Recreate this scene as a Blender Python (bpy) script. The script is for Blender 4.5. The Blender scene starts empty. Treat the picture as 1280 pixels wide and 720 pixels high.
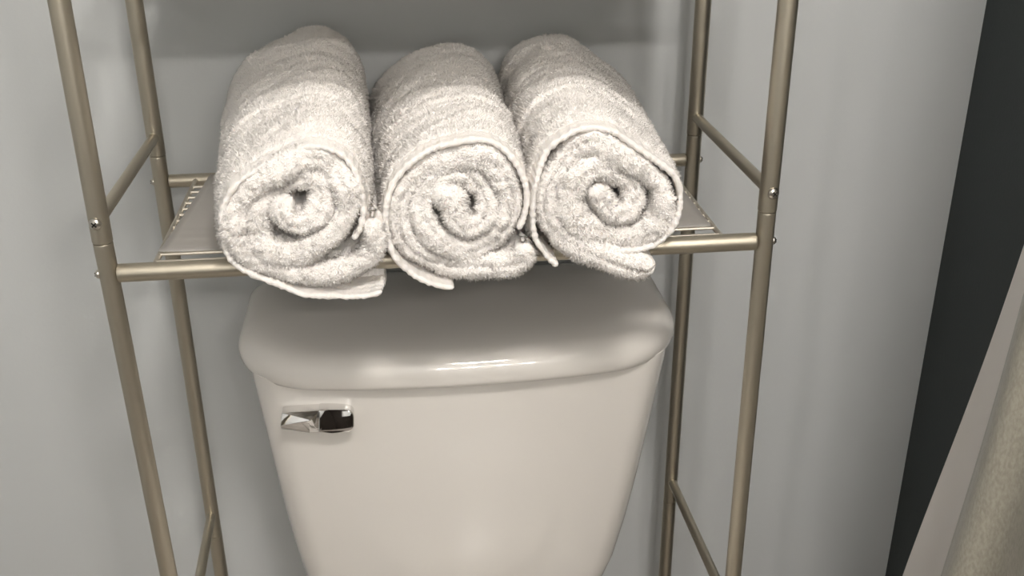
import bpy, bmesh, math, random
import numpy as np
from mathutils import Vector, Matrix

# ------------------------------------------------------------------ camera
sc = bpy.context.scene
CAM = np.array([-0.0384, -1.18295, 1.35]); YAW, PITCH, ROLL, FPX = 0.10974, 0.43031, -0.0072, 1324.37
def cam_axes():
    cy, sy, cp, sp = math.cos(YAW), math.sin(YAW), math.cos(PITCH), math.sin(PITCH)
    f = np.array([sy*cp, cy*cp, -sp]); r = np.array([cy, -sy, 0.0]); u = np.cross(r, f)
    cr, sr = math.cos(ROLL), math.sin(ROLL)
    return r*cr+u*sr, -r*sr+u*cr, f
CR, CU, CF = cam_axes()
def at(x, y, ax, v):
    """photo pixel -> point on the world plane coordinate[ax] = v"""
    d = CF*FPX + CR*(x-640) - CU*(y-360)
    return CAM + d*((v-CAM[ax])/d[ax])
cd = bpy.data.cameras.new('camera'); cam = bpy.data.objects.new('camera', cd); sc.collection.objects.link(cam)
cd.sensor_width = 36; cd.lens = 36*FPX/1280; cd.clip_start = 0.02
cam.matrix_world = Matrix(((CR[0], CU[0], -CF[0], CAM[0]), (CR[1], CU[1], -CF[1], CAM[1]), (CR[2], CU[2], -CF[2], CAM[2]), (0, 0, 0, 1)))
sc.camera = cam
# ------------------------------------------------------------------ world, exposure
w = bpy.data.worlds.new('world'); sc.world = w; w.use_nodes = True
w.node_tree.nodes['Background'].inputs[0].default_value = (1, .97, .93, 1); w.node_tree.nodes['Background'].inputs[1].default_value = 0.05
sc.view_settings.view_transform = 'Standard'; sc.view_settings.look = 'None'; sc.view_settings.gamma = 1
sc.view_settings.use_curve_mapping = False; sc.view_settings.exposure = 0.03
BULB = 225.0                      # strength of the vanity bulbs
LIGHT_X, LIGHT_Y, LIGHT_Z = 0.28, -2.24, 1.95
FLOOR_Z, CEIL_Z = 0.05, 2.45
WALL_Y, FRONT_Y, LEFT_X, RIGHT_X = 0.04, -2.40, -1.15, 0.670

# ------------------------------------------------------------------ helpers
C = sc.collection
def link(o, parent=None):
    C.objects.link(o)
    if parent is not None: o.parent = parent
    return o
def tag(o, label=None, cat=None, group=None, kind=None):
    for k, v in (('label', label), ('category', cat), ('group', group), ('kind', kind)):
        if v: o[k] = v
    return o
def thing(name, label, cat, group=None, loc=(0, 0, 0)):
    o = bpy.data.objects.new(name, None); o.location = loc; o.empty_display_size = .05
    return tag(link(o), label, cat, group)
def obj(name, bm, mat, parent=None, smooth=None):
    me = bpy.data.meshes.new(name)
    bmesh.ops.recalc_face_normals(bm, faces=bm.faces)
    bm.to_mesh(me); bm.free()
    if smooth is not None:
        me.shade_smooth()
        me.set_sharp_from_angle(angle=math.radians(smooth))
    o = bpy.data.objects.new(name, me)
    if mat: me.materials.append(mat)
    return link(o, parent)
def np_mesh(name, V, F, mat, parent=None, smooth=True):
    V = np.ascontiguousarray(V, dtype=np.float32); F = np.ascontiguousarray(F, dtype=np.int32)
    k = F.shape[1]; me = bpy.data.meshes.new(name)
    me.vertices.add(len(V)); me.vertices.foreach_set('co', V.ravel())
    me.loops.add(F.size); me.loops.foreach_set('vertex_index', F.ravel())
    me.polygons.add(len(F)); me.polygons.foreach_set('loop_start', np.arange(len(F), dtype=np.int32)*k)
    me.update(calc_edges=True); me.validate()
    if smooth: me.shade_smooth()
    me.materials.append(mat)
    return link(bpy.data.objects.new(name, me), parent)
def box(bm, lo, hi, bev=0, seg=2):
    g = bmesh.ops.create_cube(bm, size=1)
    for v in g['verts']: v.co = Vector([(lo[i]+hi[i])/2 + v.co[i]*(hi[i]-lo[i]) for i in range(3)])
    if bev:
        es = list({e for v in g['verts'] for e in v.link_edges})
        bmesh.ops.bevel(bm, geom=es, offset=bev, segments=seg, affect='EDGES', profile=.5)
def tube(bm, a, b, r, n=24, bev=0.0, r2=None):
    a, b = Vector(a), Vector(b); d = b-a; L = d.length; q = d.to_track_quat('Z', 'Y')
    prof = [(0, r)] + [(L, r2 or r)]
    if bev: prof = [(0, r-bev), (bev*.3, r-bev*.3), (bev, r), (bev+.0015, r), (L-bev-.0015, r2 or r), (L-bev, r2 or r), (L-bev*.3, (r2 or r)-bev*.3), (L, (r2 or r)-bev)]
    rings = []
    for z, rr in prof:
        rings.append([bm.verts.new(a + q @ Vector((rr*math.cos(2*math.pi*i/n), rr*math.sin(2*math.pi*i/n), z))) for i in range(n)])
    for k in range(len(rings)-1):
        for i in range(n): bm.faces.new((rings[k][i], rings[k][(i+1) % n], rings[k+1][(i+1) % n], rings[k+1][i]))
    bm.faces.new(rings[0][::-1]); bm.faces.new(rings[-1])
def tube_obj(name, a, b, r, mat, parent, n=24, bev=0.0):
    bm = bmesh.new(); tube(bm, a, b, r, n, bev); return obj(name, bm, mat, parent, 40)
def lathe(bm, prof, axis_o, axis_d, n=24):
    """prof: (distance along axis, radius)"""
    o, q = Vector(axis_o), Vector(axis_d).to_track_quat('Z', 'Y'); rings = []
    for z, r in prof:
        rings.append([bm.verts.new(o + q @ Vector((r*math.cos(2*math.pi*i/n), r*math.sin(2*math.pi*i/n), z))) for i in range(n)])
    for k in range(len(rings)-1):
        for i in range(n): bm.faces.new((rings[k][i], rings[k][(i+1) % n], rings[k+1][(i+1) % n], rings[k+1][i]))
    bm.faces.new(rings[0][::-1]); bm.faces.new(rings[-1])
def loft(bm, loops, cap=True):
    R = [[bm.verts.new(p) for p in L] for L in loops]; n = len(R[0])
    for k in range(len(R)-1):
        for i in range(n): bm.faces.new((R[k][i], R[k][(i+1) % n], R[k+1][(i+1) % n], R[k+1][i]))
    if cap: bm.faces.new(R[0][::-1]); bm.faces.new(R[-1])

# ------------------------------------------------------------------ materials
def mat(name, col, rough=.5, metal=0.0, bump=None, var=None, coat=0.0, sub=0.0, spec=.5, sheen=0.0, trans=0.0):
    m = bpy.data.materials.new(name); m.use_nodes = True; nt = m.node_tree; b = nt.nodes['Principled BSDF']
    b.inputs['Base Color'].default_value = (*col, 1); b.inputs['Roughness'].default_value = rough
    b.inputs['Metallic'].default_value = metal; b.inputs['Coat Weight'].default_value = coat
    b.inputs['Specular IOR Level'].default_value = spec; b.inputs['Sheen Weight'].default_value = sheen
    b.inputs['Transmission Weight'].default_value = trans
    if sub:
        b.inputs['Subsurface Weight'].default_value = sub; b.inputs['Subsurface Radius'].default_value = (1, .8, .6); b.inputs['Subsurface Scale'].default_value = .006
    tc = nt.nodes.new('ShaderNodeTexCoord')
    def noise(scale, detail=4, stretch=None):
        n = nt.nodes.new('ShaderNodeTexNoise'); n.inputs['Scale'].default_value = scale; n.inputs['Detail'].default_value = detail
        src = tc.outputs['Object']
        if stretch:
            mp = nt.nodes.new('ShaderNodeMapping'); mp.inputs['Scale'].default_value = stretch; nt.links.new(src, mp.inputs[0]); src = mp.outputs[0]
        nt.links.new(src, n.inputs['Vector']); return n
    if bump:
        sc_, st, dist, *rest = bump
        n = noise(sc_, 5, rest[0] if rest else None); bp = nt.nodes.new('ShaderNodeBump'); bp.inputs['Strength'].default_value = st; bp.inputs['Distance'].default_value = dist
        nt.links.new(n.outputs['Fac'], bp.inputs['Height']); nt.links.new(bp.outputs[0], b.inputs['Normal'])
    if var:
        sc_, col2, *rest = var
        n = noise(sc_, 6, rest[0] if rest else None); r = nt.nodes.new('ShaderNodeValToRGB')
        r.color_ramp.elements[0].position = .35; r.color_ramp.elements[1].position = .65
        r.color_ramp.elements[0].color = (*col, 1); r.color_ramp.elements[1].color = (*col2, 1)
        nt.links.new(n.outputs['Fac'], r.inputs[0]); nt.links.new(r.outputs[0], b.inputs['Base Color'])
    return m
M_WALL = mat('grey_wall_paint', (.512, .53, .532), .42, bump=(260, .12, .001), var=(3, (.522, .538, .54)))
M_DARK = mat('charcoal_wall_paint', (.028, .036, .037), .5, bump=(260, .15, .001))
M_FLOOR = mat('beige_floor_tile', (.34, .31, .275), .4, var=(14, (.40, .365, .325)))
M_GROUT = mat('floor_grout', (.10, .09, .085), .9)
M_CEIL = mat('ceiling_paint', (.86, .85, .83), .8)
M_BASE = mat('white_trim_paint', (.70, .69, .67), .4)
M_NICKEL = mat('satin_nickel', (.47, .43, .35), .42, .95, bump=(900, .05, .0004, (1, 1, .02)))
M_WIRE = mat('nickel_wire', (.56, .52, .45), .4, .92)
M_SCREW = mat('bright_screw', (.55, .52, .47), .28, 1.0)
M_SLOT = mat('screw_slot_shadow', (.03, .028, .025), .6, .5)
M_CHROME = mat('chrome', (.80, .79, .78), .06, 1.0)
M_CERAMIC = mat('glazed_ceramic', (.645, .62, .585), .07, coat=.4, spec=.5, var=(5, (.65, .625, .59)))
M_SEAT = mat('toilet_seat_plastic', (.64, .61, .57), .25)
M_LINER = mat('grey_plastic_liner', (.52, .51, .50), .34, trans=0.12, bump=(70, .25, .001, (.05, 1, 1)))
nt = M_LINER.node_tree; tb = nt.nodes.new('ShaderNodeBsdfTranslucent'); tb.inputs[0].default_value = (.90, .88, .85, 1)
mx = nt.nodes.new('ShaderNodeMixShader'); mx.inputs[0].default_value = .6
nt.links.new(nt.nodes['Principled BSDF'].outputs[0], mx.inputs[1]); nt.links.new(tb.outputs[0], mx.inputs[2]); nt.links.new(mx.outputs[0], nt.nodes['Material Output'].inputs[0])
M_TERRY = mat('white_terry', (.865, .83, .795), .95, sub=.15, spec=.1, bump=(900, .6, .0015))
M_PILE = mat('terry_loops', (.865, .835, .805), .95, spec=.05)
M_HEM = mat('woven_hem', (.85, .80, .73), .9, spec=.1, bump=(1800, .4, .0008))
M_CURT = mat('sage_grey_satin', (.28, .262, .21), .40, bump=(700, .45, .0008, (1, 1, .45)), var=(420, (.37, .35, .29), (1, 1, .4)), sheen=.3)
M_VINYL = mat('white_vinyl_liner', (.86, .81, .77), .45, sub=.15)
M_ROD = mat('curtain_rod_metal', (.5, .48, .45), .3, 1.0)
def emit(name, col, s):
    m = bpy.data.materials.new(name); m.use_nodes = True; nt = m.node_tree; nt.nodes.clear()
    e = nt.nodes.new('ShaderNodeEmission'); e.inputs[0].default_value = (*col, 1); e.inputs[1].default_value = s
    o = nt.nodes.new('ShaderNodeOutputMaterial'); nt.links.new(e.outputs[0], o.inputs[0]); return m
M_BULB = emit('lit_bulb', (1, .94, .885), BULB)

# ------------------------------------------------------------------ room shell
def slab(name, lo, hi, m, parent=None):
    bm = bmesh.new(); box(bm, lo, hi); o = obj(name, bm, m, parent)
    if parent is None: o['kind'] = 'structure'
    return o
slab('wall_back', (LEFT_X-.1, WALL_Y, FLOOR_Z-.1), (RIGHT_X+.1, WALL_Y+.1, CEIL_Z+.1), M_WALL)
slab('wall_front', (LEFT_X-.1, FRONT_Y-.1, FLOOR_Z-.1), (RIGHT_X+.1, FRONT_Y, CEIL_Z+.1), M_WALL)
slab('wall_left', (LEFT_X-.1, FRONT_Y, FLOOR_Z-.1), (LEFT_X, WALL_Y, CEIL_Z+.1), M_WALL)
slab('wall_right', (RIGHT_X, FRONT_Y, FLOOR_Z-.1), (RIGHT_X+.1, WALL_Y, CEIL_Z+.1), M_DARK)
slab('ceiling', (LEFT_X-.1, FRONT_Y-.1, CEIL_Z), (RIGHT_X+.1, WALL_Y+.1, CEIL_Z+.1), M_CEIL)
fl = slab('floor', (LEFT_X-.1, FRONT_Y-.1, FLOOR_Z-.1), (RIGHT_X+.1, WALL_Y+.1, FLOOR_Z-.004), M_GROUT)
tw = .30; tile_me = None
for i in range(7):
    for j in range(9):
        x0, y0 = LEFT_X+i*(tw+.004), FRONT_Y+j*(tw+.004)
        x1, y1 = min(x0+tw, RIGHT_X), min(y0+tw, WALL_Y)
        if x1-x0 < .02 or y1-y0 < .02: continue
        bm = bmesh.new(); box(bm, (x0, y0, FLOOR_Z-.012), (x1, y1, FLOOR_Z), .0015, 1); obj('floor_tile', bm, M_FLOOR, fl)
slab('baseboard_back', (LEFT_X, WALL_Y-.012, FLOOR_Z), (RIGHT_X, WALL_Y, FLOOR_Z+.09), M_BASE)

# ------------------------------------------------------------------ vanity light (on the wall behind the camera)
vl = thing('vanity_light', 'brushed metal vanity light bar with four round lit bulbs', 'light fixture')
bm = bmesh.new(); box(bm, (LIGHT_X-.38, FRONT_Y, LIGHT_Z-.06), (LIGHT_X+.38, FRONT_Y+.03, LIGHT_Z+.06), .006); obj('backplate', bm, M_NICKEL, vl, 40)
for k in range(4):
    x = LIGHT_X + (k-1.5)*.20
    bm = bmesh.new(); lathe(bm, [(0, .03), (.05, .026), (.09, .022), (.093, .01)], (x, FRONT_Y+.03, LIGHT_Z), (0, 1, 0)); s = obj('socket', bm, M_NICKEL, vl, 40)
    bm = bmesh.new(); bmesh.ops.create_uvsphere(bm, u_segments=20, v_segments=12, radius=.036, matrix=Matrix.Translation((x, LIGHT_Y, LIGHT_Z))); obj('bulb', bm, M_BULB, s, 180)

M_FILL = emit('fill_dome_glow', (1, .945, .89), 120.0)  # added overhead fill that brightens the towel tops and lifts the shadows
dl = thing('added_fill_light', 'added unseen fill light shaped as a frosted dome with nickel rim', 'light fixture', loc=(.20, -1.45, CEIL_Z))
bm = bmesh.new(); lathe(bm, [(0, .17), (.02, .17), (.03, .165), (.03, .15)], (0, 0, 0), (0, 0, -1), 40); obj('rim', bm, M_NICKEL, dl, 40)
bm = bmesh.new(); lathe(bm, [(.025, .148), (.04, .145), (.06, .12), (.075, .07), (.08, .02), (.0802, .001)], (0, 0, 0), (0, 0, -1), 40); obj('dome', bm, M_FILL, dl, 60)
M_ESP = mat('espresso_wood', (.022, .016, .013), .35, bump=(60, .15, .001, (1, 1, .08)), var=(30, (.032, .022, .017), (1, 1, .06)))
M_TOP = mat('white_counter', (.7, .69, .67), .25)
vc = thing('added_dark_cabinet', 'added dark cabinet out of view, mirrored in the chrome flush handle', 'cabinet', loc=(0, FRONT_Y, FLOOR_Z))  # unseen cabinet added to give the chrome handle its dark reflection
def vbox(name, lo, hi, m, parent, bev=.002):
    bm = bmesh.new(); box(bm, [lo[0], lo[1]-FRONT_Y, lo[2]-FLOOR_Z], [hi[0], hi[1]-FRONT_Y, hi[2]-FLOOR_Z], bev, 1); return obj(name, bm, m, parent, 30)
vbox('body', (-1.12, FRONT_Y+.001, FLOOR_Z), (.60, FRONT_Y+.50, .86), M_ESP, vc)
for x0, x1, kx in ((-1.10, -.69, -.73), (-.67, -.27, -.63), (-.25, .16, .12), (.18, .58, .22)):
    d = vbox('door', (x0, FRONT_Y+.50, FLOOR_Z+.08), (x1, FRONT_Y+.52, .84), M_ESP, vc)
    vbox('door_panel', (x0+.06, FRONT_Y+.519, FLOOR_Z+.14), (x1-.06, FRONT_Y+.524, .78), M_ESP, d)
    bm = bmesh.new(); lathe(bm, [(0, .005), (.015, .005), (.018, .013), (.026, .012), (.028, .006)], (kx, .52, .60), (0, 1, 0)); obj('knob', bm, M_NICKEL, d, 40)
vbox('countertop', (-1.14, FRONT_Y+.001, .862), (.62, FRONT_Y+.54, .90), M_TOP, vc, .004)

# ------------------------------------------------------------------ metal rack over the toilet
HX, YR = .30, -.035; YF = YR-.2528
ZB, ZJ, ZR, ZL, ZLJ = .9717, 1.0017, 1.0227, .526, .4926
UP = .251                                         # next shelf higher up
PR, BR, RR = .0086, .0084, .0058
rack = thing('toilet_rack', 'satin nickel metal tube rack standing over the toilet tank', 'rack', loc=(0, (YF+YR)/2, FLOOR_Z))
off = Vector(rack.location)
def rk(p): return Vector(p)-off
def rtube(name, a, b, r, m=M_NICKEL, n=24, bev=0.0, parent=None): return tube_obj(name, rk(a), rk(b), r, m, parent or rack, n, bev)
lean = {(-1, 0): .0145, (1, 0): .006, (-1, 1): 0.0, (1, 1): 0.0}
for sx in (-1, 1):
    for ry, y in ((0, YF), (1, YR)):
        x = sx*HX; dx = lean[(sx, ry)]
        def lx(z): return x + dx*(ZJ-z)/(ZJ-FLOOR_Z)
        lower = rtube('post', (lx(FLOOR_Z+.012), y, FLOOR_Z+.012), (lx(ZLJ), y, ZLJ), PR, bev=.0008)
        mid = rtube('post', (lx(ZLJ), y, ZLJ), (x, y, ZJ), PR*.985, bev=.0008)
        upper = rtube('post', (x, y, ZJ+.0004), (x, y, ZJ+UP), PR*1.03, bev=.0012)
        top = rtube('post', (x, y, ZJ+UP+.0004), (x, y, ZJ+UP+.34), PR*1.03, bev=.0012)
        bm = bmesh.new(); lathe(bm, [(0, .0115), (.004, .0125), (.014, .0115), (.0155, .0095)], rk((lx(FLOOR_Z), y, FLOOR_Z)), (0, 0, 1)); obj('foot', bm, M_SLOT, rack, 40)
        # pan-head screws with cross slot: front/back outside face at the rail and side face at the shelf bar
        def screw(p, d, r=.0055):
            d = Vector(d).normalized()
            bm = bmesh.new(); lathe(bm, [(-.002, r*.6), (0, r), (.0012, r*.97), (.0026, r*.72), (.0034, r*.3), (.0035, r*.1)], rk(p), d, 20)
            s = obj('screw', bm, M_SCREW, rack, 60)
            t = d.orthogonal().normalized(); b = d.cross(t)
            for k, (e, f) in enumerate(((t, b), (b, t))):
                bm = bmesh.new(); g = bmesh.ops.create_cube(bm, size=1)
                c = rk(p)+d*.0026
                for v in g['verts']: v.co = c + e*(v.co.x*r*1.0) + f*(v.co.y*r*.22) + d*(v.co.z*.0021)
                obj('screw_slot', bm, M_SLOT, s)
        sy = -1 if ry == 0 else 1
        for dz in (0, UP):
            q = Vector((0, sy*1.0, 0)) if ry else Vector((sx*.12 if sx > 0 else sx*.22, -1, .05)).normalized()
            q = Vector((.12*sx, sy, 0)).normalized()
            if ry == 0: screw(Vector((x, y, ZR-.0005+dz)) + q*PR, q)
            d2 = Vector((sx, 0, 0)); screw(Vector((x, y, ZB+dz)) + d2*PR*.93, d2, .0042)
    for z in (ZR, ZR+UP, ZL, ZR+UP+.33):
        a, b = (sx*HX, YF+PR*.6, z), (sx*HX, YR-PR*.6, z)
        if z == ZL: a = (sx*HX + lean[(sx, 0)]*(ZJ-z)/(ZJ-FLOOR_Z), a[1], z)
        rtube('side_rail', a, b, RR)
for dz in (0, UP):
    for y in (YF, YR):
        r = BR if y == YF else BR*.88
        rtube('shelf_bar', (-HX+.0085, y, ZB+dz), (HX-.0085, y, ZB+dz), r, bev=.001)
    WX = .262; zw = ZB+.0012+dz
    for sx in (-1, 1): rtube('shelf_side_wire', (sx*WX, YF+.004, zw), (sx*WX, YR-.004, zw), .0026, M_WIRE, 12)
    nw = 13
    a0 = rtube('shelf_wire', (-WX, YF+.016, zw+.001), (WX, YF+.016, zw+.001), .0017, M_WIRE, 8)
    step = .0172
    for k in range(1, nw):
        o = a0.copy(); o.location = (0, k*step, 0); link(o, rack)

# ------------------------------------------------------------------ plastic shelf liners lying on the wires
def liner(name, left_px, x_right, y0, y1, z, label, group):
    ny, nx = 40, 60; V = []; th = .0012
    left = np.array([at(px, py, 2, z+.001)[:2] for px, py in left_px]) if left_px else np.array([[-.2575, y0], [-.2575, y1]])
    order = np.argsort(left[:, 1]); left = left[order]
    for s in (0, 1):
        for j in range(ny+1):
            y = y0+(y1-y0)*j/ny; xl = np.interp(y, left[:, 1], left[:, 0])
            for i in range(nx+1):
                u = i/nx; x = xl+(x_right-xl)*u
                lift = .0022*max(0, 1-u*14)**2*(.4+.6*(j/ny)) if left_px else 0
                zz = z + lift + .00035*math.sin(2*math.pi*(y-y0)/.0181)
                V.append((x, y, zz + s*th))
    V = np.array(V); n1 = (nx+1)*(ny+1); F = []
    I = lambda s, j, i: s*n1+j*(nx+1)+i
    for j in range(ny):
        for i in range(nx):
            F.append((I(1, j, i), I(1, j, i+1), I(1, j+1, i+1), I(1, j+1, i))); F.append((I(0, j, i), I(0, j+1, i), I(0, j+1, i+1), I(0, j, i+1)))
    for j in range(ny):
        F.append((I(0, j, 0), I(1, j, 0), I(1, j+1, 0), I(0, j+1, 0))); F.append((I(0, j+1, nx), I(1, j+1, nx), I(1, j, nx), I(0, j, nx)))
    for i in range(nx):
        F.append((I(0, 0, i+1), I(1, 0, i+1), I(1, 0, i), I(0, 0, i))); F.append((I(0, ny, i), I(1, ny, i), I(1, ny, i+1), I(0, ny, i+1)))
    o = np_mesh(name, V, np.array(F), M_LINER); return tag(o, label, 'shelf liner', group)
LZ = ZB+.0042
liner('shelf_liner', [(196, 318), (208, 302), (222, 282), (238, 258), (253, 236), (268, 213), (276, 200)], .2575, YF+.033, YR-.004, LZ,
      'thin grey plastic liner under the rolled towels with a slanted left edge', None)
liner('shelf_liner', None, .2575, YF+.012, YR-.006, LZ+UP, 'thin grey plastic liner on the upper shelf of the rack', None)

# ------------------------------------------------------------------ toilet
TCX = .020; LB = .790                             # tank centre line, underside of the lid
toilet = thing('toilet', 'glazed off white two piece toilet under the metal rack', 'toilet', loc=(TCX, -.09, FLOOR_Z))
toff = Vector(toilet.location)
def plan(hw, yf, yb, bow, rf, rb, n=18):
    """rounded plan outline, front bowed: hw half width, rf / rb corner radii; counter-clockwise from back right"""
    P = []
    def arc(cx, cy, r, a0, a1):
        for k in range(n+1):
            a = math.radians(a0+(a1-a0)*k/n); P.append((cx+r*math.cos(a), cy+r*math.sin(a)))
    arc(hw-rb, yb-rb, rb, 0, 90); arc(-hw+rb, yb-rb, rb, 90, 180)
    for k in range(1, 8): P.append((-hw, yb-rb+(yf+bow+rf-yb+rb)*k/8))
    arc(-hw+rf, yf+bow+rf, rf, 180, 262)
    x0 = -hw+rf+rf*math.cos(math.radians(262))
    for k in range(1, 30):
        x = x0 + (-2*x0)*k/30
        P.append((x, yf+bow*(x/(abs(x0)))**2 + (rf-rf*math.sin(math.radians(82)))*abs(x/x0)**4))
    arc(hw-rf, yf+bow+rf, rf, 278, 360)
    for k in range(1, 8): P.append((hw, yf+bow+rf+(yb-rb-yf-bow-rf)*k/8))
    return P
def tl(P, z): return [Vector((TCX+x, y, z))-toff for x, y in P]
# tank body: tapers towards the bottom
bm = bmesh.new(); loops = []
for z, hw, yf in [(.42, .150, -.150), (.425, .166, -.165), (.45, .178, -.173), (.50, .191, -.181), (.56, .2010, -.187), (.62, .2090, -.192), (.68, .2160, -.196), (.74, .2230, -.199), (.785, .2285, -.201), (.797, .229, -.201)]:
    loops.append([p+Vector((-.006*(.797-z)/.25, 0, 0)) for p in tl(plan(hw, yf, .022, .014, .040, .02), z)])
loft(bm, loops); tank = obj('tank', bm, M_CERAMIC, toilet, 50)
# lid: overhanging, rounded over at the top
bm = bmesh.new(); loops = []
def lid_loop(inset, z): return tl(plan(.2475-inset, -.2165+inset, .028-inset*.6, .010, max(.105-inset*.5, .02), max(.03-inset*.3, .012)), z)
prof = [(.026, LB+.004), (.012, LB+.001), (.006, LB), (.0028, LB+.0012), (.0008, LB+.006), (0, LB+.013)]
prof += [(.026*(1-math.cos(math.radians(a))), LB+.013+.024*math.sin(math.radians(a))) for a in (12, 24, 36, 48, 60, 72, 84)]
prof += [(.034, LB+.0382), (.05, LB+.039), (.08, LB+.0397), (.105, LB+.040)]
loops = [lid_loop(i, z) for i, z in prof]
loft(bm, loops); obj('tank_lid', bm, M_CERAMIC, toilet, 60)
# flush handle, chrome: housing block and lever wedge
hy = -.1905
def hp(px, py, d): return Vector(at(px, py, 1, hy-d))-toff
handle = bpy.data.objects.new('flush_handle', None); link(handle, toilet); handle['label'] = 'chrome flush lever on the tank front'
def faced(front, depths, back, bev):
    """block whose front outline is given in photo pixels; its sides run straight back to the tank"""
    bm = bmesh.new()
    a = [bm.verts.new(hp(x, y, d)) for (x, y), d in zip(front, depths)]
    b = [bm.verts.new(Vector((v.co.x, hy-back-toff.y, v.co.z))) for v in a]; n = len(a)
    for k in range(n): bm.faces.new((a[k], a[(k+1) % n], b[(k+1) % n], b[k]))
    bm.faces.new(a); bm.faces.new(b[::-1])
    bmesh.ops.bevel(bm, geom=list({e for v in a for e in v.link_edges}), offset=bev, segments=3, affect='EDGES', profile=.5)
    return bm
fr = [(398, 514.5), (400, 513), (412, 512.3), (430, 512.3), (438, 513.5), (441.5, 517), (442.5, 522), (442.5, 533), (440.5, 538), (436, 541), (415, 541.5), (400, 541), (398, 540)]
bm = faced(fr, [.0155+(y-512)/29*.0046 for x, y in fr], -.004, .0013)
obj('handle_housing', bm, M_CHROME, handle, 30)
bm = bmesh.new()
for x, y, d in [(352.5, 516, .010), (375, 514.5, .012), (399, 513.5, .0145), (350.5, 532.5, .018), (388.5, 525.5, .0225), (386.5, 541, .0155), (352, 536.5, .0135), (398, 540, .0125)]:
    p = hp(x, y, d); bm.verts.new(p)
    bm.verts.new(Vector((p.x, hy+.003-toff.y, p.z)))
bmesh.ops.convex_hull(bm, input=bm.verts)
bmesh.ops.dissolve_limit(bm, angle_limit=.02, verts=bm.verts, edges=bm.edges)
bmesh.ops.bevel(bm, geom=bm.edges[:], offset=.0005, segments=2, affect='EDGES', profile=.5)
obj('handle_lever', bm, M_CHROME, handle, 30)
# bowl, pedestal, seat (below the frame)
bm = bmesh.new(); loops = []
def oval(hw, y0, y1, z, n=48):
    cy, hl = (y0+y1)/2, (y1-y0)/2
    return [Vector((TCX+hw*math.copysign(abs(math.cos(2*math.pi*k/n))**.85, math.cos(2*math.pi*k/n)), cy+hl*math.sin(2*math.pi*k/n), z))-toff for k in range(n)]
for z, hw, y0, y1 in [(FLOOR_Z, .115, -.52, -.02), (.06, .12, -.53, -.015), (.10, .11, -.50, -.02), (.20, .10, -.50, -.03), (.28, .12, -.56, -.03), (.36, .165, -.66, -.02), (.42, .185, -.70, .01), (.43, .185, -.70, .012), (.432, .178, -.694, .008)]:
    loops.append(oval(hw, y0, y1, z))
loft(bm, loops); obj('bowl', bm, M_CERAMIC, toilet, 60)
bm = bmesh.new(); loft(bm, [oval(.185, -.70, -.215, .432), oval(.188, -.703, -.212, .44), oval(.188, -.703, -.212, .450), oval(.182, -.695, -.218, .453)]); obj('seat', bm, M_SEAT, toilet, 60)
bm = bmesh.new(); loft(bm, [oval(.183, -.698, -.212, .4535), oval(.186, -.702, -.21, .459), oval(.184, -.70, -.212, .468), oval(.15, -.66, -.24, .474)]); obj('seat_lid', bm, M_SEAT, toilet, 60)

# ------------------------------------------------------------------ curtain at the right wall
rng = np.random.default_rng(7)
def curtain(name, x0, edge, depth_amp, period, y_end, z0, z1, m, label, cat, phase=0.0, th=.0012, slant=.0):
    nu, nz = 260, 70; V = []
    for s in (0, 1):
        for j in range(nz+1):
            z = z0+(z1-z0)*j/nz; ye = edge(z)
            for i in range(nu+1):
                u = i/nu; y = ye+(y_end-ye)*u; d = (ye-y)
                g = .55+.45*(1-j/nz)
                ph = 2*math.pi*d/period + phase
                x = x0 + depth_amp*g*(math.sin(ph)+.28*math.sin(2*ph+.7)) + .003*math.sin(9*z+3*u*8) + slant*(z1-z)
                V.append((x+s*th, y+.25*depth_amp*math.sin(2*ph)*g, z))
    n1 = (nu+1)*(nz+1); F = []
    a = np.arange(nz)[:, None]*(nu+1)+np.arange(nu)[None]; a = a.ravel()
    F = np.concatenate([np.stack([a, a+1, a+nu+2, a+nu+1], 1), n1+np.stack([a+nu+1, a+nu+2, a+1, a], 1)])
    e = []
    for j in range(nz):
        for i in (0, nu): k = j*(nu+1)+i; e.append((k, k+nu+1, k+nu+1+n1, k+n1))
    for i in range(nu):
        for j in (0, nz): k = j*(nu+1)+i; e.append((k, k+1, k+1+n1, k+n1))
    o = np_mesh(name, np.array(V), np.concatenate([F, np.array(e)]), m)
    return tag(o, label, cat)
ZTOP = 2.02
rod = thing('curtain_rod', 'round metal curtain rod running out from the back wall', 'curtain rod', loc=(.525, WALL_Y, ZTOP+.05)); ro = Vector(rod.location)
tube_obj('pole', Vector((.525, WALL_Y-.006, ZTOP+.05))-ro, Vector((.525, FRONT_Y+.006, ZTOP+.05))-ro, .0125, M_ROD, rod)
for y, d in ((WALL_Y, -1), (FRONT_Y, 1)):
    bm = bmesh.new(); lathe(bm, [(0, .032), (.004, .032), (.012, .016), (.014, .0128)], Vector((.525, y, ZTOP+.05))-ro, (0, d, 0)); obj('flange', bm, M_ROD, rod, 40)
def edge_line(p0, p1, x):                     # slanted back edge of a hanging cloth, on its own plane
    a, b = at(*p0, 0, x), at(*p1, 0, x); k = (a[1]-b[1])/(a[2]-b[2])
    return lambda z: a[1]+(z-a[2])*k
EL = edge_line((1280, 290), (1128, 720), .516)
EC = edge_line((1280, 350), (1176, 720), .484)
curtain('vinyl_liner', .516, EL, .004, .19, -.75, .16, ZTOP, M_VINYL, 'white vinyl liner hanging behind the sage grey curtain edge', 'curtain liner', 1.1, .0006)
curtain('curtain', .482, EC, .0115, .105, -1.15, .14, ZTOP, M_CURT, 'sage grey satin curtain hanging in soft folds beside the charcoal wall', 'curtain', 2.97)
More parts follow.
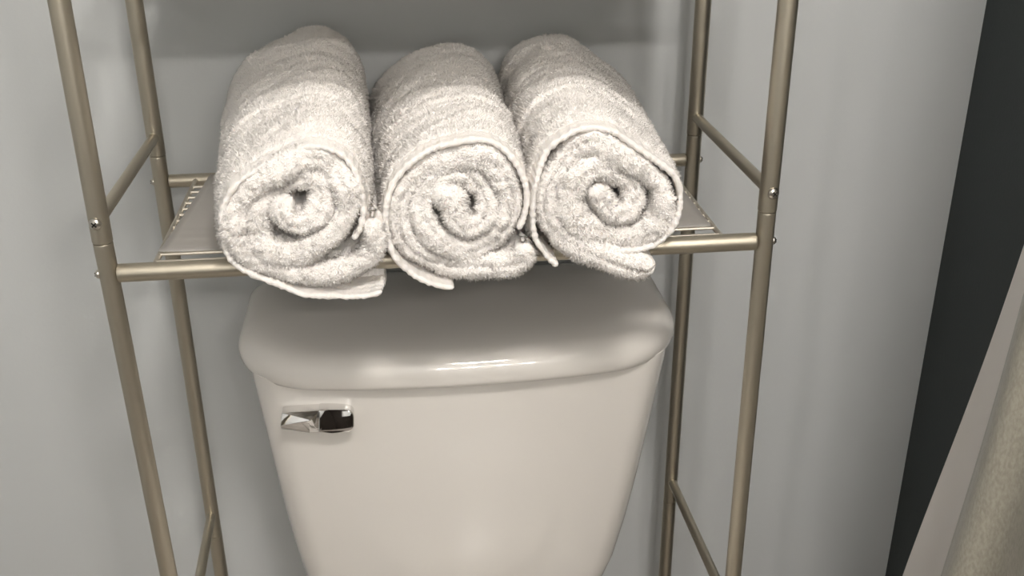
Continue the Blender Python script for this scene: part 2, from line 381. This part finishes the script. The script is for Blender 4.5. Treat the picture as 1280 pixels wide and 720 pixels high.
for k in range(9):
    y = EL(ZTOP)-.02-k*.068
    bm = bmesh.new(); n, mm = 24, 8
    for i in range(n):
        a = 2*math.pi*i/n
        for j in range(mm):
            b = 2*math.pi*j/mm; r = .026+.0018*math.cos(b)
            bm.verts.new((.515+r*math.cos(a)*.8, y+.0018*math.sin(b), ZTOP+.043+r*math.sin(a)*1.3))
    bm.verts.ensure_lookup_table()
    for i in range(n):
        for j in range(mm): bm.faces.new([bm.verts[q] for q in (i*mm+j, i*mm+(j+1) % mm, ((i+1) % n)*mm+(j+1) % mm, ((i+1) % n)*mm+j)])
    for v in bm.verts: v.co -= ro
    obj('curtain_ring', bm, M_ROD, rod, 180)

# ------------------------------------------------------------------ rolled towels
def hash3(ix, iy, iz, seed):
    h = (ix.astype(np.int64)*374761393 + iy.astype(np.int64)*668265263 + iz.astype(np.int64)*2147483647 + seed*1274126177) & 0xffffffff
    h = ((h ^ (h >> 13))*1274126177) & 0xffffffff; h = ((h ^ (h >> 16))*2246822519) & 0xffffffff
    return ((h ^ (h >> 15)) & 0xffff)/65535.0
def vnoise(P, f, seed=0):
    q = P*f; i = np.floor(q); t = q-i; t = t*t*(3-2*t); i = i.astype(np.int64); r = 0
    for a in (0, 1):
        for b in (0, 1):
            for c in (0, 1):
                wgt = (t[:, 0] if a else 1-t[:, 0])*(t[:, 1] if b else 1-t[:, 1])*(t[:, 2] if c else 1-t[:, 2])
                r = r + wgt*hash3(i[:, 0]+a, i[:, 1]+b, i[:, 2]+c, seed)
    return r*2-1
def catmull(P, ds):
    P = np.array(P, float); Q = np.vstack([2*P[0]-P[1], P, 2*P[-1]-P[-2]]); out = []
    for k in range(len(P)-1):
        p0, p1, p2, p3 = Q[k:k+4]
        for t in np.linspace(0, 1, 40, endpoint=False):
            out.append(.5*((2*p1)+(-p0+p2)*t+(2*p0-5*p1+4*p2-p3)*t*t+(-p0+3*p1-3*p2+p3)*t**3))
    out.append(P[-1]); out = np.array(out)
    s = np.r_[0, np.cumsum(np.linalg.norm(np.diff(out, axis=0), axis=1))]
    n = int(s[-1]/ds)+1; u = np.linspace(0, s[-1], n)
    return np.stack([np.interp(u, s, out[:, 0]), np.interp(u, s, out[:, 1])], 1), u
def grow(y, spec):
    """roll shape along its axis: scale in x, scale in z, shift in x, at distance y behind the face"""
    ys = np.array(spec['d']); return [np.interp(y, ys, np.array(spec[k])) for k in ('sx', 'sz', 'dx')]
def sheet(name, trace, zoom, spec, th, parent, m, thin, seed, yoff=0.0, hemmed=False, length=None, ds=.0017):
    ox, oz, sc_ = zoom
    yface = spec['y']
    pts = [at(ox+x/sc_, oz+y/sc_, 1, yface)[[0, 2]] for x, y in trace]
    if not thin: pts = [np.array(spec['c'])+(p_-np.array(spec['c']))*spec.get('tight', .97) for p_ in pts]
    c, u = catmull(pts, ds); Ltot = u[-1]
    tg = np.gradient(c, axis=0); tg /= np.linalg.norm(tg, axis=1)[:, None]+1e-9
    n = np.stack([-tg[:, 1], tg[:, 0]], 1); cen = np.array(spec['c'])
    if np.mean(np.sum(n*(c-cen), 1)) < 0: n = -n
    for _ in range(6): n[1:-1] = (n[:-2]+2*n[1:-1]+n[2:])/4
    n /= np.linalg.norm(n, axis=1)[:, None]
    h = th/2*(1 + (0 if thin else .20)*vnoise(np.stack([u, 0*u, 0*u], 1), 26, seed))
    if not thin:
        jit = (.0028*vnoise(np.stack([u, 0*u, 0*u], 1), 19, seed+30)+.0014*vnoise(np.stack([u, 0*u, 0*u], 1), 48, seed+31))*np.clip(u/.25, 0, 1)
        c = c+n*jit[:, None]
        h = h*(1+spec.get('fat', 0)*np.clip(1-u/.10, 0, 1))
    e = np.minimum(u*(.55 if not thin else 1), Ltot-u); h = h*np.sqrt(np.clip(1-(1-np.clip(e/(th*.55), 0, 1))**2, .02, 1))
    ns = len(u); Ln = length or spec['len']
    # axial sampling
    if thin: ya = np.r_[np.arange(0, .05, .0016), np.arange(.05, Ln+1e-6, .002)]
    else: ya = np.r_[np.arange(0, .045, .0016), np.linspace(.045, Ln, 16)]
    ncap = 5 if thin else 15
    ring_y, ring_o, ring_front = [], [], []
    for y in ya[::-1]: ring_y.append(y); ring_o.append(1.0); ring_front.append(0)
    for a in np.linspace(0, math.pi, ncap+2)[1:-1]: ring_y.append(-math.sin(a)); ring_o.append(math.cos(a)); ring_front.append(1)
    for y in ya: ring_y.append(y); ring_o.append(-1.0); ring_front.append(0)
    ring_y, ring_o, ring_front = map(np.array, (ring_y, ring_o, ring_front)); nr = len(ring_y)
    # wavy front edge per arc length
    wob = .0028*vnoise(np.stack([u, 0*u+seed, 0*u], 1), 45, seed+3) + (.0060*vnoise(np.stack([u, 0*u+seed, 0*u], 1), 14, seed+4))
    if hemmed: wob = wob*.75 + .0004*vnoise(np.stack([u, 0*u+seed, 0*u], 1), 160, seed+8)
    yy = np.where(ring_front[None] == 1, ring_y[None]*h[:, None]*(1 if thin else .72), ring_y[None]*np.ones((ns, 1)))     # (ns,nr)
    off_ = ring_o[None]*h[:, None]
    dist = np.maximum(yy, 0)
    wfade = np.clip(1-dist/.06, 0, 1)
    # hem is thinner than the pile next to it
    if hemmed: off_ = off_*(1-.30*np.clip(1-np.abs(dist-.006)/.009, 0, 1))
    X = c[:, 0][:, None]+n[:, 0][:, None]*off_; Z = c[:, 1][:, None]+n[:, 1][:, None]*off_
    sx, sz, dx = grow(dist, spec)
    Xw = cen[0]+(X-cen[0])*sx+dx; Zw = spec['base']+(Z-spec['base'])*sz
    if not thin:                                   # behind the face the inner roll is squeezed tighter than the wrap
        q_ = np.clip((dist-.006)/.03, 0, 1); q_ = 1-.12*q_*q_*(3-2*q_); zc = spec['base']+(cen[1]-spec['base'])*sz
        Xw = cen[0]+dx+(Xw-cen[0]-dx)*q_; Zw = zc+(Zw-zc)*q_
    # rounded far end
    k = np.clip((dist-(Ln-.03))/.03, 0, 1); r_ = 1-.10*k*k
    zc = spec['base']+(cen[1]-spec['base'])*sz
    Xw = cen[0]+dx+(Xw-cen[0]-dx)*r_; Zw = zc+(Zw-zc)*r_
    # the part overhanging the bar sags a little
    Yw = yface+yoff+yy+wob[:, None]*wfade
    V = np.stack([Xw, Yw, Zw], -1).reshape(-1, 3)
    out = np.stack([n[:, 0][:, None]*ring_o[None], np.where(ring_front[None] == 1, ring_y[None], 0)*np.ones((ns, 1)), n[:, 1][:, None]*ring_o[None]], -1).reshape(-1, 3)
    Q = V.copy(); Dd = dist.reshape(-1)
    hemw = np.clip(1-np.abs(Dd-.006)/.013, 0, 1) if hemmed else 0*Dd
    lowf = np.clip(Dd/.03, .25, 1) if thin else 1.0
    disp = (.0022*vnoise(Q*np.array([1, 1.6, 1]), 24, seed+11)+.0012*vnoise(Q*np.array([.7, 1.8, .7]), 60, seed+12))*lowf
    disp += (.0012*vnoise(Q, 150, seed+13)+.0013*vnoise(Q, 300, seed+14))*(1-.75*np.clip(hemw*1.5, 0, 1))*(1.0 if not thin else .8)
    if thin:
        uu = (np.repeat(u, nr)); 
        band = spec['band'] + .006*vnoise(np.stack([uu, 0*uu, 0*uu], 1), 9, seed+20) + spec.get('bandslope', 0)*(V[:, 0]-cen[0])
        g = np.exp(-((Dd-band)/.0032)**2); disp += -.0016*g + .0012*np.exp(-((Dd-band-.0065)/.0035)**2) + .0007*np.exp(-((Dd-band+.006)/.003)**2)
        disp += -.0011*np.exp(-((Dd-.0135)/.0018)**2)      # stitched hem line
        for d0, amp, slope in spec['wrinkles']:
            dd = Dd - d0 - slope*(V[:, 0]-cen[0]) - .007*vnoise(np.stack([uu, 0*uu, 0*uu+d0*50], 1), 14, seed+21)
            disp += amp*np.exp(-(dd/.006)**2)
        disp += .0005*np.sin(uu*2*math.pi/.0085+5*vnoise(np.stack([uu, 0*uu, 0*uu], 1), 60, seed+9))*np.clip(hemw*1.6, 0, 1)
        smooth_w = np.clip(hemw*2.2, 0, 1) + g*.9
    else:
        smooth_w = np.zeros(len(V)); uu = np.repeat(u, nr)          # folded edge: two plies with a crease between them
        oo = np.tile(ring_o, ns); fr_ = np.tile(ring_front, ns)
        cpos = .45*vnoise(np.stack([uu, 0*uu, 0*uu], 1), 17, seed+40); camp = np.clip(.55+1.1*vnoise(np.stack([uu, 0*uu+3, 0*uu], 1), 13, seed+41), 0, 1)
        disp += -.0042*camp*np.exp(-((oo-cpos)/.17)**2)*fr_
    V = V+out*disp[:, None]
    # nothing sinks through the liner or the bar behind the overhang
    floor_ = np.where(V[:, 1] > YF-.006, LZ+.0016+.00045, -1)
    V[:, 2] = np.maximum(V[:, 2], floor_)
    a = (np.arange(ns-1)[:, None]*nr+np.arange(nr)[None]).ravel(); b = (np.arange(ns-1)[:, None]*nr+(np.arange(nr)+1)[None] % nr).ravel()
    F = np.stack([a, b, b+nr, a+nr], 1)
    ends = []
    hlf = nr//2
    for row, fl_ in ((0, 1), (ns-1, 0)):
        for q in range(hlf):
            f = [row*nr+q, row*nr+q+1, row*nr+nr-2-q, row*nr+nr-1-q]
            if len(set(f)) == 4: ends.append(f if fl_ else f[::-1])
    F = np.concatenate([F, np.array(ends)]) if ends else F
    o = np_mesh(name, V, F, m, parent)
    bmv = np.zeros(len(o.data.vertices)*3, np.float32); o.data.vertices.foreach_get('normal', bmv)
    N = bmv.reshape(-1, 3)
    ref = np.mean(np.sum(N*out, 1))
    if ref < 0: o.data.flip_normals(); N = -N
    return o, V.reshape(ns, nr, 3), N.reshape(ns, nr, 3), smooth_w.reshape(ns, nr), ring_o, ring_front, ring_y, h
def pile(name, parts, parent, density, seed):
    """terry loops: thin curved spikes on the visible cloth, one stuff part of the towel"""
    rg = np.random.default_rng(seed); VV, FF, base = [], [], 0
    for (V, N, S, ro_, rf, ryy, thin) in parts:
        ns, nr = V.shape[:2]
        A = V[:-1, :-1]; B = V[1:, :-1]; D = V[:-1, 1:]
        area = np.linalg.norm(np.cross(B-A, D-A), axis=-1)
        keep = np.ones_like(area)
        keep[:4] = 0; keep[-4:] = 0
        if thin: keep *= ((ro_[:-1] > .2)[None])*(1-np.clip(S[:-1, :-1], 0, 1))
        else: keep *= ((rf[:-1] == 1) | ((ryy[:-1] >= 0) & (ryy[:-1] < .016)))[None]
        wgt = (area*keep).ravel(); tot = wgt.sum(); cnt = int(tot*density)
        idx = rg.choice(len(wgt), cnt, p=wgt/tot); i, j = idx//(nr-1), idx % (nr-1)
        a, b = rg.random((2, cnt, 1))
        P = V[i, j]*(1-a)*(1-b)+V[i+1, j]*a*(1-b)+V[i, j+1]*(1-a)*b+V[i+1, j+1]*a*b
        Nn = N[i, j]; Nn = Nn/(np.linalg.norm(Nn, axis=1)[:, None]+1e-9)
        R = rg.normal(size=(cnt, 3)); T = R-Nn*np.sum(R*Nn, 1)[:, None]; T /= np.linalg.norm(T, axis=1)[:, None]+1e-9
        Bt = np.cross(Nn, T)
        L = (.0016+.0020*rg.random((cnt, 1))); tilt = .3+.7*rg.random((cnt, 1)); wd = .00062+.0003*rg.random((cnt, 1))
        tip = P+Nn*L+T*L*tilt+np.array([0, 0, -.0004]); tip[:, 2] = np.where(tip[:, 1] > YF-.006, np.maximum(tip[:, 2], LZ+.0019), tip[:, 2]); root = P-Nn*.0005
        v = np.stack([root+Bt*wd, root-Bt*wd*.5+T*wd*.87, root-Bt*wd*.5-T*wd*.87, tip], 1).reshape(-1, 3)
        k = base+np.arange(cnt)*4
        FF += [np.stack([k, k+1, k+3], 1), np.stack([k+1, k+2, k+3], 1), np.stack([k+2, k, k+3], 1)]
        VV.append(v); base += len(v)
    o = np_mesh(name, np.concatenate(VV), np.concatenate(FF), M_PILE, parent)
    return tag(o, kind='stuff')
Z1, Z2, Z3 = (260, 170, 3.2708), (460, 160, 3.2708), (640, 140, 3.2708)
SPECS = [
 dict(zoom=Z1, tight=.945, y=-.330, c=(-.127, 1.025), base=.976, len=.335, d=[0, .03, .10, .20, .335], sx=[1, 1.07, 1.10, 1.16, 1.22], sz=[1, 1.06, 1.12, 1.22, 1.31], dx=[0, -.001, -.005, -.010, -.017],
      band=.105, wrinkles=[(.155, .0012, .1), (.175, -.0014, .35), (.21, .0016, -.3), (.235, -.0014, -.1), (.27, .0012, .3)],
      thin=[(712, 640), (640, 655), (520, 662), (400, 650), (270, 605), (150, 552), (88, 500), (62, 420), (58, 330), (76, 260), (120, 190), (210, 130), (320, 80), (420, 46), (520, 66), (588, 125), (622, 210), (636, 300), (618, 390), (590, 430)],
      thick=[(690, 330), (700, 410), (685, 490), (600, 560), (470, 585), (320, 570), (190, 515), (112, 430), (100, 320), (140, 232), (225, 172), (330, 112), (430, 88), (520, 120), (570, 200), (578, 300), (550, 385), (480, 448), (390, 500), (300, 512), (215, 480), (182, 400), (198, 310), (260, 240), (340, 188), (420, 172), (462, 230), (455, 305), (400, 348), (330, 340), (305, 290), (340, 250)],
      label='tallest fluffy white rolled towel of three, its hemmed tail hanging over the shelf bar'),
 dict(zoom=Z2, y=-.320, c=(.005, 1.020), base=.976, len=.325, d=[0, .03, .10, .20, .325], sx=[1, 1.04, 1.07, 1.12, 1.14], sz=[1, 1.03, 1.06, 1.10, 1.13], dx=[0, 0, -.002, -.004, -.005],
      band=.10, wrinkles=[(.05, .0012, .5), (.075, -.0012, .5), (.15, .0013, -.2), (.18, -.0012, .25), (.23, .0013, .2), (.26, -.001, -.2)],
      thin=[(352, 648), (290, 640), (190, 598), (112, 520), (76, 410), (78, 300), (120, 205), (220, 115), (340, 64), (460, 48), (550, 82), (612, 155), (646, 250), (642, 340), (614, 412)],
      thick=[(648, 470), (646, 535), (610, 568), (550, 580), (430, 585), (300, 570), (195, 510), (125, 425), (112, 320), (165, 230), (265, 158), (380, 108), (480, 110), (560, 180), (598, 280), (582, 370), (520, 448), (420, 496), (320, 478), (242, 420), (208, 335), (235, 262), (300, 205), (390, 185), (450, 230), (492, 310), (465, 388), (400, 405), (352, 360), (340, 308), (300, 282), (250, 272)],
      label='white rolled towel between two other rolls with a small corner flap under it'),
 dict(zoom=Z3, y=-.325, c=(.140, 1.020), base=.976, len=.33, d=[0, .03, .10, .20, .33], sx=[1, 1.03, 1.05, 1.08, 1.09], sz=[1, 1.02, 1.06, 1.10, 1.12], dx=[0, 0, .001, .005, .009],
      band=.10, bandslope=.1, fat=.35, wrinkles=[(.14, .0012, -.2), (.165, -.0013, -.25), (.20, .0014, .35), (.235, -.0012, .15), (.27, .0013, -.1)],
      thin=[(188, 632), (135, 578), (95, 510), (84, 400), (98, 280), (140, 165), (205, 104), (295, 70), (400, 72), (485, 126), (580, 192), (655, 250), (686, 325), (672, 430), (620, 515), (540, 562), (440, 570)],
      thick=[(592, 630), (530, 640), (430, 622), (300, 575), (205, 512), (145, 432), (142, 330), (195, 225), (270, 150), (350, 122), (440, 170), (540, 235), (618, 300), (636, 385), (600, 465), (510, 525), (400, 530), (285, 480), (232, 400), (238, 305), (300, 235), (400, 232), (490, 290), (518, 370), (480, 430), (410, 420), (368, 350), (338, 290)],
      label='white rolled towel with a pointed corner dangling over the shelf bar'),
]
for ti, sp in enumerate(SPECS):
    c0 = sp['c']
    t = thing('rolled_towel', sp['label'], 'towel', 'rolled white towels on the rack shelf', loc=(0, 0, 0))
    r1 = sheet('outer_wrap', sp['thin'], sp['zoom'], sp, .0060, t, M_TERRY, True, 40*ti+1, hemmed=True)
    r2 = sheet('inner_roll', sp['thick'], sp['zoom'], sp, sp.get('th', .0215), t, M_TERRY, False, 40*ti+2, yoff=.0065, length=sp['len']-.03, ds=.0017)
    parts = [(r1[1], r1[2], r1[3], r1[4], r1[5], r1[6], True), (r2[1], r2[2], r2[3], r2[4], r2[5], r2[6], False)]
    pile('terry_pile', parts, t, 3.6e5, 5+ti)
